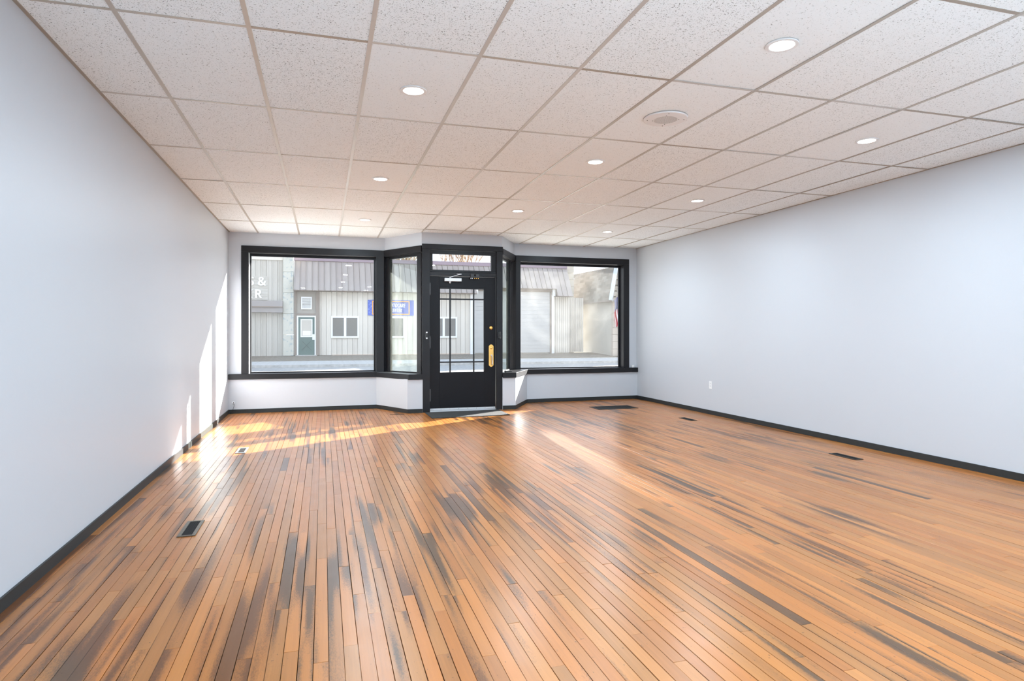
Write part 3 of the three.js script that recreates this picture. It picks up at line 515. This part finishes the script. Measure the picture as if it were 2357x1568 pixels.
{
  const b = group('garage_building'); tag(b, 'low grey metal-clad garage with sloped brown-grey roof across the street', 'building');
  mesh('wall_core', span(-1.38, 13.05, 0.1, 3.25, -36, FZ - 0.01), sid[1], b);
  siding(b, -0.36, 7.42, 0.16, 3.5, FZ, 0.25, sid);
  mesh('entry_panel', span(-1.36, -0.36, 2.14, 3.5, FZ - 0.01, FZ + 0.03), new THREE.MeshStandardMaterial({ color: lin(0.36, 0.325, 0.28), roughness: 0.8 }), b);
  mesh('brown_post', span(-0.36, -0.18, 0.16, 3.5, FZ, FZ + 0.10), brown, b); mesh('brown_post', span(-1.38, -1.26, 0.16, 3.5, FZ, FZ + 0.10), brown, b);
  mesh('lintel', span(-1.30, -0.36, 2.12, 2.22, FZ, FZ + 0.09), brown, b);
  const v = mesh('louvre_vent', merge([span(-1.05, -0.55, 2.98, 3.04, FZ, FZ + 0.1), span(-1.05, -0.55, 2.43, 2.48, FZ, FZ + 0.1), span(-1.05, -1.0, 2.48, 2.98, FZ, FZ + 0.1), span(-0.60, -0.55, 2.48, 2.98, FZ, FZ + 0.1)]), offWhite, b);
  for (let k = 0; k < 9; k++) { const s = mesh('slat', B(0.42, 0.035, 0.02), offWhite, v); s.position.set(-0.80, 2.51 + k * 0.058, FZ + 0.06); s.rotation.x = 0.6; }
  // green door
  const d = mesh('green_door', span(-1.18, -0.42, 0.18, 2.04, FZ, FZ + 0.06), green, b);
  mesh('door_frame', merge([span(-1.25, -0.36, 2.04, 2.11, FZ, FZ + 0.1), span(-1.25, -1.18, 0.16, 2.04, FZ, FZ + 0.1), span(-0.42, -0.36, 0.16, 2.04, FZ, FZ + 0.1)]), offWhite, d);
  mesh('door_glass', span(-1.04, -0.56, 1.10, 1.90, FZ + 0.03, FZ + 0.065), new THREE.MeshPhysicalMaterial({ color: lin(0.50, 0.46, 0.40), roughness: 0.15 }), d);
  mesh('glass_frame', merge([span(-1.08, -0.52, 1.89, 1.94, FZ, FZ + 0.085), span(-1.08, -0.52, 1.06, 1.11, FZ, FZ + 0.085), span(-1.08, -1.03, 1.11, 1.89, FZ, FZ + 0.085), span(-0.57, -0.52, 1.11, 1.89, FZ, FZ + 0.085)]), offWhite, d);
  mesh('paper_notice', span(-0.98, -0.60, 1.14, 1.36, FZ + 0.06, FZ + 0.07), offWhite, d); mesh('door_handle_plate', span(-0.53, -0.42, 0.92, 1.20, FZ + 0.06, FZ + 0.08), offWhite, d);
  for (const s of [-1, 1]) mesh('cross_brace', bar([-1.02, s > 0 ? 0.42 : 0.88, FZ + 0.065], [-0.58, s > 0 ? 0.88 : 0.42, FZ + 0.065], 0.03, 0.03), new THREE.MeshStandardMaterial({ color: lin(0.07, 0.11, 0.095), roughness: 0.6 }), d);
  mesh('door_step', span(-1.3, -0.3, 0.10, 0.18, FZ, FZ + 0.25), concrete, b);
  for (const [x0, x1] of [[0.36, 1.71], [2.59, 3.99], [5.30, 6.72]]) shopWindow(b, x0, x1, 1.01, 2.11, FZ + 0.03);
  mesh('foundation_strip', span(0.4, 7.4, 0.10, 0.19, FZ, FZ + 0.07), new THREE.MeshStandardMaterial({ color: lin(0.58, 0.46, 0.36), roughness: 0.9 }), b);
  // garage doors
  for (const [x0, x1] of [[7.66, 9.62], [9.86, 11.90]]) { const n = 16, h = 3.30 / n; for (let k = 0; k < n; k++) mesh('door_section', span(x0, x1, 0.2 + k * h + 0.004, 0.2 + (k + 1) * h, FZ + 0.0, FZ + 0.05), garageWhite[k % 2], b); }
  mesh('white_post', span(7.42, 7.66, 0.15, 3.55, FZ, FZ + 0.14), offWhite, b); mesh('white_post', span(9.62, 9.86, 0.15, 3.55, FZ, FZ + 0.14), offWhite, b); mesh('white_post', span(11.98, 12.11, 0.15, 3.35, FZ, FZ + 0.14), offWhite, b);
  mesh('brown_post', span(11.90, 11.98, 0.15, 3.55, FZ, FZ + 0.12), brown, b); mesh('brown_header', span(7.66, 12.0, 3.50, 3.70, FZ, FZ + 0.12), brown, b);
  mesh('header_panel', span(12.0, 12.25, 3.28, 3.75, FZ, FZ + 0.25), offWhite, b);
  siding(b, 12.11, 13.05, 0.2, 3.28, FZ, 0.12, sid);
  // sloped roof panels
  const top = [5.0, -33.45];
  const sections = [[-1.38, 7.70, 3.33, -32.4], [7.70, 12.15, 3.66, -32.55], [12.15, 13.05, 3.27, -32.4]];
  for (const [x0, x1, ye, ze] of sections) {
    const n = Math.round((x1 - x0) / 0.283), s = (x1 - x0) / n, L = Math.hypot(top[0] - ye, top[1] - ze), a = Math.atan2(top[1] - ze, top[0] - ye);
    const g = merge([B(s - 0.012, L, 0.03), B(0.03, L, 0.035, -s / 2 + 0.02, 0, 0.03)]);
    for (let k = 0; k < n; k++) { const m = mesh('roof_panel', g, roofM[k % 3], b); m.position.set(x0 + (k + 0.5) * s, (top[0] + ye) / 2, (top[1] + ze) / 2); m.rotation.x = a; }
    mesh('eave_soffit', span(x0, x1, ye - 0.02, ye + 0.03, FZ, ze), brown, b);
  }
  mesh('drop_end', span(7.66, 7.74, 3.30, 3.72, FZ, -32.45), offWhite, b);
  mesh('ridge_coping', span(-1.39, 13.05, 4.86, 5.05, -33.75, -33.30), coping, b);
  mesh('roof_deck', merge(sections.map(([x0, x1, ye, ze]) => new THREE.ExtrudeGeometry(new THREE.Shape([[-ze - 0.06 + 0.1, ye], [33.55, 4.93], [35.9, 4.93], [35.9, ye]].map(p => new THREE.Vector2(...p))), { depth: x1 - x0, bevelEnabled: false }).rotateY(Math.PI / 2).translate(x0, 0, 0))), brown, b);
}
{ // sign on the garage wall
  const c = document.createElement('canvas'); c.width = 768; c.height = 256; const x = c.getContext('2d');
  x.fillStyle = '#3a55b8'; x.fillRect(0, 0, 768, 256);
  x.fillStyle = '#5f78cc'; for (let k = 0; k < 9; k++) { x.beginPath(); x.arc(10 + (k * 37) % 60, 30 + k * 25, 9 + (k * 7) % 14, 0, 6.3); x.fill(); }
  x.fillStyle = '#f2a13c'; x.fillRect(70, 12, 628, 232); x.fillStyle = '#2f4fae'; x.fillRect(88, 30, 592, 196);
  x.fillStyle = '#ffffff'; x.textAlign = 'left'; x.save(); x.scale(0.62, 1); x.font = 'italic bold 88px sans-serif'; x.fillText('AUTOCARE', 340 / 0.62, 118); x.font = 'italic bold 84px sans-serif'; x.fillText('CENTER', 372 / 0.62, 200); x.restore();
  x.fillStyle = '#f2a13c'; x.fillRect(120, 70, 150, 116); x.fillStyle = '#2f4fae'; x.fillRect(134, 84, 122, 88);
  const t = new THREE.CanvasTexture(c); t.colorSpace = THREE.SRGBColorSpace;
  const g = group('wall_sign', 3.30, 2.545, FZ + 0.06); tag(g, 'blue and orange sign with white AUTOCARE CENTER lettering on the garage', 'sign');
  mesh('panel', B(2.32, 0.79, 0.03, 0, 0, 0), new THREE.MeshStandardMaterial({ color: lin(0.10, 0.16, 0.5), roughness: 0.6 }), g);
  mesh('print', new THREE.PlaneGeometry(2.31, 0.78).translate(0, 0, 0.016), new THREE.MeshStandardMaterial({ map: t, roughness: 0.6 }), g);
}
{ // neighbour on the left with raised letters
  const b = group('repair_shop_building'); tag(b, 'grey ribbed metal shop with white raised letters at far left', 'building');
  mesh('wall_core', span(-12, -1.89, 0.1, 5.2, -36, FZ - 0.01), sid[1], b);
  const dull = [lin(0.50, 0.47, 0.415), lin(0.48, 0.45, 0.395), lin(0.52, 0.49, 0.435)].map(color => new THREE.MeshStandardMaterial({ color, roughness: 0.6 }));
  siding(b, -5.4, -1.89, 0.13, 2.30, FZ, 0.25, dull); siding(b, -5.4, -1.89, 2.80, 4.80, FZ, 0.25, dull);
  mesh('top_trim', span(-12, -1.89, 4.80, 4.98, FZ, FZ + 0.08), sid[2], b);
  mesh('ledge_roof', merge([bar([-6.9, 2.66, FZ + 0.2], [-1.89, 2.66, FZ + 0.2], 0.42, 0.30), span(-12, -1.89, 2.25, 2.50, FZ, FZ + 0.36)]), new THREE.MeshStandardMaterial({ color: lin(0.33, 0.30, 0.285), roughness: 0.7 }), b);
  mesh('ledge_lip', span(-12, -1.89, 2.50, 2.54, FZ, FZ + 0.44), brown, b);
  const boards = mesh('sign_backing', span(-5.2, -2.57, 2.86, 4.0, FZ + 0.02, FZ + 0.05), sid[1], b);
  for (let k = 0; k < 8; k++) mesh('board', span(-5.2, -2.57, 2.865 + k * 0.142, 2.865 + k * 0.142 + 0.134, FZ + 0.05, FZ + 0.075), dull[k % 3], boards);
  const font = await new FontLoader().loadAsync('fonts/droid/droid_sans_bold.typeface.json');
  const put = (s, xr, y, size) => { const g = new TextGeometry(s, { font, size, depth: 0.05, curveSegments: 5, bevelEnabled: false }); g.computeBoundingBox(); g.translate(xr - g.boundingBox.max.x, y, FZ + 0.075); mesh('raised_letter', g, offWhite, b).userData.label = 'white raised letter ' + s; };
  put('&', -2.64, 3.55, 0.41); put('S', -3.20, 3.55, 0.41); put('R', -2.84, 2.95, 0.41); put('I', -3.27, 2.95, 0.41);
}
{ // concrete pier between the two
  const peelTex = (() => { const W = 128, H = 1024, d = new Uint8Array(W * H * 4); for (let j = 0; j < H; j++) for (let i = 0; i < W; i++) { const s = 0.7 * sstep(0.69, 0.75, N(i / 26 + 7, j / 70 + 3) * 0.75 + N(i / 6, j / 14) * 0.25), t = 0.94 + 0.12 * (N(i / 3, j / 9) - 0.5), o = (j * W + i) * 4; d[o] = s8((0.60 + (0.34 - 0.60) * s) * t); d[o + 1] = s8((0.585 + (0.40 - 0.585) * s) * t); d[o + 2] = s8((0.51 + (0.42 - 0.51) * s) * t); d[o + 3] = 255; } return dataTex(W, H, d, true); })();
  const b = group('concrete_pier'); tag(b, 'cream concrete pier with peeling paint between the two buildings', 'pier');
  const m = new THREE.MeshStandardMaterial({ map: peelTex, roughness: 0.9 });
  for (let k = 0; k < 5; k++) mesh('block', span(-1.88, -1.40, 0.16 + k * 1.02, 0.16 + (k + 1) * 1.02 - 0.012, FZ - 0.3, FZ + 0.18), m, b);
}
{ // corner building at right with shingled mansard
  const b = group('shingled_corner_building'); tag(b, 'cream corner building with grey shingled sloping roof at far right', 'building');
  const cream = new THREE.MeshStandardMaterial({ color: lin(0.46, 0.43, 0.37), roughness: 0.85 });
  const C = [14.72, -31.0], D = [14.36, -36.0];
  mesh('wall', prism([C, [22, -31], [22, -37], D], 0.0, 3.1), cream, b);
  mesh('stone_corner', merge([0, 1, 2, 3, 4, 5, 6, 7].map(k => span(14.70, 15.3, 0.05 + k * 0.38, 0.05 + (k + 1) * 0.38 - 0.015, -31.1, -30.9))), new THREE.MeshStandardMaterial({ color: lin(0.45, 0.39, 0.33), roughness: 0.9 }), b);
  mesh('roof_core', merge([prism([[14.80, -31.2], [22, -31.2], [22, -36.5], [14.50, -36.2]], 2.98, 3.5), prism([[14.98, -31.4], [22, -31.4], [22, -36.5], [14.66, -36.2]], 3.5, 4.05), prism([[15.2, -31.7], [22, -31.7], [22, -36.5], [14.88, -36.2]], 4.05, 4.80)]), brown, b);
  const sm = [lin(0.25, 0.22, 0.18), lin(0.21, 0.185, 0.15), lin(0.29, 0.26, 0.215)].map(color => new THREE.MeshStandardMaterial({ color, roughness: 0.9 }));
  const r = rng(8), courses = 12, Hs = 1.85 / courses;
  for (let c = 0; c < courses; c++) {
    const f = c / courses, y = 3.02 + f * 1.85, inset = f * 0.55, n = 11;
    for (let k = 0; k < n; k++) { const t0 = (k + (c % 2) * 0.5) / n; if (t0 > 0.97) continue; if (k === 0 && c % 2) { const h = mesh('shingle', B(0.045, Hs * 1.5, 0.25), sm[c % 3], b); h.position.set(C[0] - 0.22 + inset, y, C[1] + 0.22 - inset * 0.6 - 0.11); h.rotation.set(0, 0.072, -0.17); } const px = C[0] + (D[0] - C[0]) * t0 - 0.22 + inset, pz = C[1] + 0.22 - inset * 0.6 + (D[1] - C[1]) * t0; const m = mesh('shingle', B(0.045, Hs * 1.5, 0.465), sm[(r() * 3) | 0], b); m.position.set(px, y, pz - 0.23); m.rotation.set(0, 0.072, -0.17 - 0.03 * r()); }
    for (let k = 0; k < 5; k++) { const m = mesh('shingle', B(0.455, Hs * 1.5, 0.045), sm[(r() * 3) | 0], b); m.position.set(C[0] + inset * 0.9 + (k + (c % 2) * 0.5) * 0.46 + 0.05, y, -30.72 - inset * 0.9); m.rotation.set(-0.17, 0, 0); }
  }
  mesh('hip_flashing', bar([14.49, 2.98, -30.72], [15.06, 4.88, -31.2], 0.16, 0.16), new THREE.MeshStandardMaterial({ color: lin(0.50, 0.53, 0.55), roughness: 0.6 }), b);
  mesh('eave_soffit', prism([[14.45, -30.7], [22, -30.7], [22, -31.05], [14.72, -31.05], [14.36, -36], [14.1, -36]], 2.92, 2.98), brown, b);
}
{ // stone parapet end wall between
  const b = group('stone_parapet'); tag(b, 'narrow tan stone parapet wall at the right end of the garage', 'wall');
  const m = new THREE.MeshStandardMaterial({ color: lin(0.56, 0.51, 0.42), roughness: 0.9 });
  for (let k = 0; k < 13; k++) mesh('stone', span(13.07, 13.58, 0.1 + k * 0.38, 0.1 + (k + 1) * 0.38 - 0.015, -34.2, -33.6), m, b);
  siding(b, 13.07, 14.1, 0.2, 3.25, -33.5, 0.12, sid);
}
{ // flag
  const W = 208, H = 128, d = new Uint8Array(W * H * 4);
  for (let j = 0; j < H; j++) for (let i = 0; i < W; i++) { const st = Math.floor(j / H * 13), can = i < W * 0.4 && j > H * 6 / 13; let c = st % 2 ? [240, 240, 238] : [178, 34, 52]; if (can) { const u = (i / (W * 0.4) * 11) % 1, v = ((j - H * 6 / 13) / (H * 7 / 13) * 9) % 1; c = Math.hypot(u - 0.5, v - 0.5) < 0.24 ? [240, 240, 238] : [60, 59, 110]; } d.set([...c, 255], (j * W + i) * 4); }
  const g = group('hanging_flag', 14.42, 2.97, -30.385); tag(g, 'red, white and blue striped flag hanging from the corner building', 'flag');
  const cloth = new THREE.PlaneGeometry(1.55, 0.95, 60, 24), p = cloth.attributes.position;
  for (let i = 0; i < p.count; i++) { const u = (p.getX(i) / 1.55 + 0.5), v = (0.5 - p.getY(i) / 0.95); p.setXYZ(i, 0.10 + v * 0.42 + 0.03 * Math.sin(u * 9), -u * 1.5 + v * 0.34, 0.10 * Math.sin(v * 13 + u * 2) ); }
  cloth.computeVertexNormals();
  mesh('cloth', cloth, new THREE.MeshStandardMaterial({ map: dataTex(W, H, d, true), roughness: 0.9, side: THREE.DoubleSide }), g);
  mesh('staff', bar([0.03, 0.02, 0], [0.50, -0.02, -0.305], 0.03, 0.03), M.satin, g);
}
function bareTree(x, z, h, seed, label) {
  const r = rng(seed), g = group('bare_tree', x, 0, z); tag(g, label, 'tree', { group: 'bare trees behind the garage' });
  const bark = M.bark || (M.bark = new THREE.MeshStandardMaterial({ color: lin(0.26, 0.18, 0.12), roughness: 1 })), parts = [];
  const grow = (p, dir, L, R, n) => {
    const e = p.clone().addScaledVector(dir, L), len = L, c = new THREE.CylinderGeometry(R * 0.62, R, len, n > 3 ? 6 : 4, 1, true);
    c.applyQuaternion(new THREE.Quaternion().setFromUnitVectors(new THREE.Vector3(0, 1, 0), dir)); c.translate(...p.clone().lerp(e, 0.5).toArray()); parts.push(c);
    if (n <= 0) return; const k = n > 4 ? 3 : 2 + (r() < 0.6 ? 1 : 0);
    for (let i = 0; i < k; i++) { const d = dir.clone().add(new THREE.Vector3((r() - 0.5) * 1.3, 0.25 + r() * 0.35, (r() - 0.5) * 1.3)).normalize(); grow(e, d, L * (0.62 + 0.22 * r()), R * 0.6, n - 1); }
  };
  const trunk = new THREE.CylinderGeometry(0.16, 0.24, h * 0.32, 10).translate(0, h * 0.16, 0); mesh('trunk', trunk, bark, g);
  for (let i = 0; i < 4; i++) grow(new THREE.Vector3(0, h * 0.30, 0), new THREE.Vector3((r() - 0.5) * 1.1, 1, (r() - 0.5) * 1.1).normalize(), h * 0.19, 0.12, 5);
  mesh('branches', merge(parts), bark, g);
}
bareTree(5.0, -42, 8.4, 3, 'bare tree behind the roof, left of the transom view');
bareTree(9.4, -45, 9.2, 14, 'bare tree behind the roof, middle of the transom view');
bareTree(1.2, -52, 8.8, 25, 'bare tree behind the roof above the angled left pane');
{ // street lamp on the near pavement, seen mirrored in the angled pane
  const g = group('street_lamp', -7.2, -0.02, -13.4); tag(g, 'fluted grey street lamp post on the near pavement', 'street lamp');
  const m = new THREE.MeshStandardMaterial({ color: lin(0.16, 0.18, 0.17), roughness: 0.5 });
  mesh('post', new THREE.LatheGeometry([[0.0, 0], [0.26, 0], [0.26, 0.12], [0.19, 0.2], [0.17, 0.5], [0.12, 0.62], [0.12, 1.0], [0.075, 1.1], [0.06, 3.6], [0.05, 3.7], [0, 3.7]].map(p => new THREE.Vector2(...p)), 16), m, g);
  mesh('lantern', new THREE.LatheGeometry([[0, 3.7], [0.1, 3.72], [0.17, 3.95], [0.13, 4.15], [0.03, 4.3], [0, 4.32]].map(p => new THREE.Vector2(...p)), 16), M.white, g);
}

renderer.render(scene, camera);
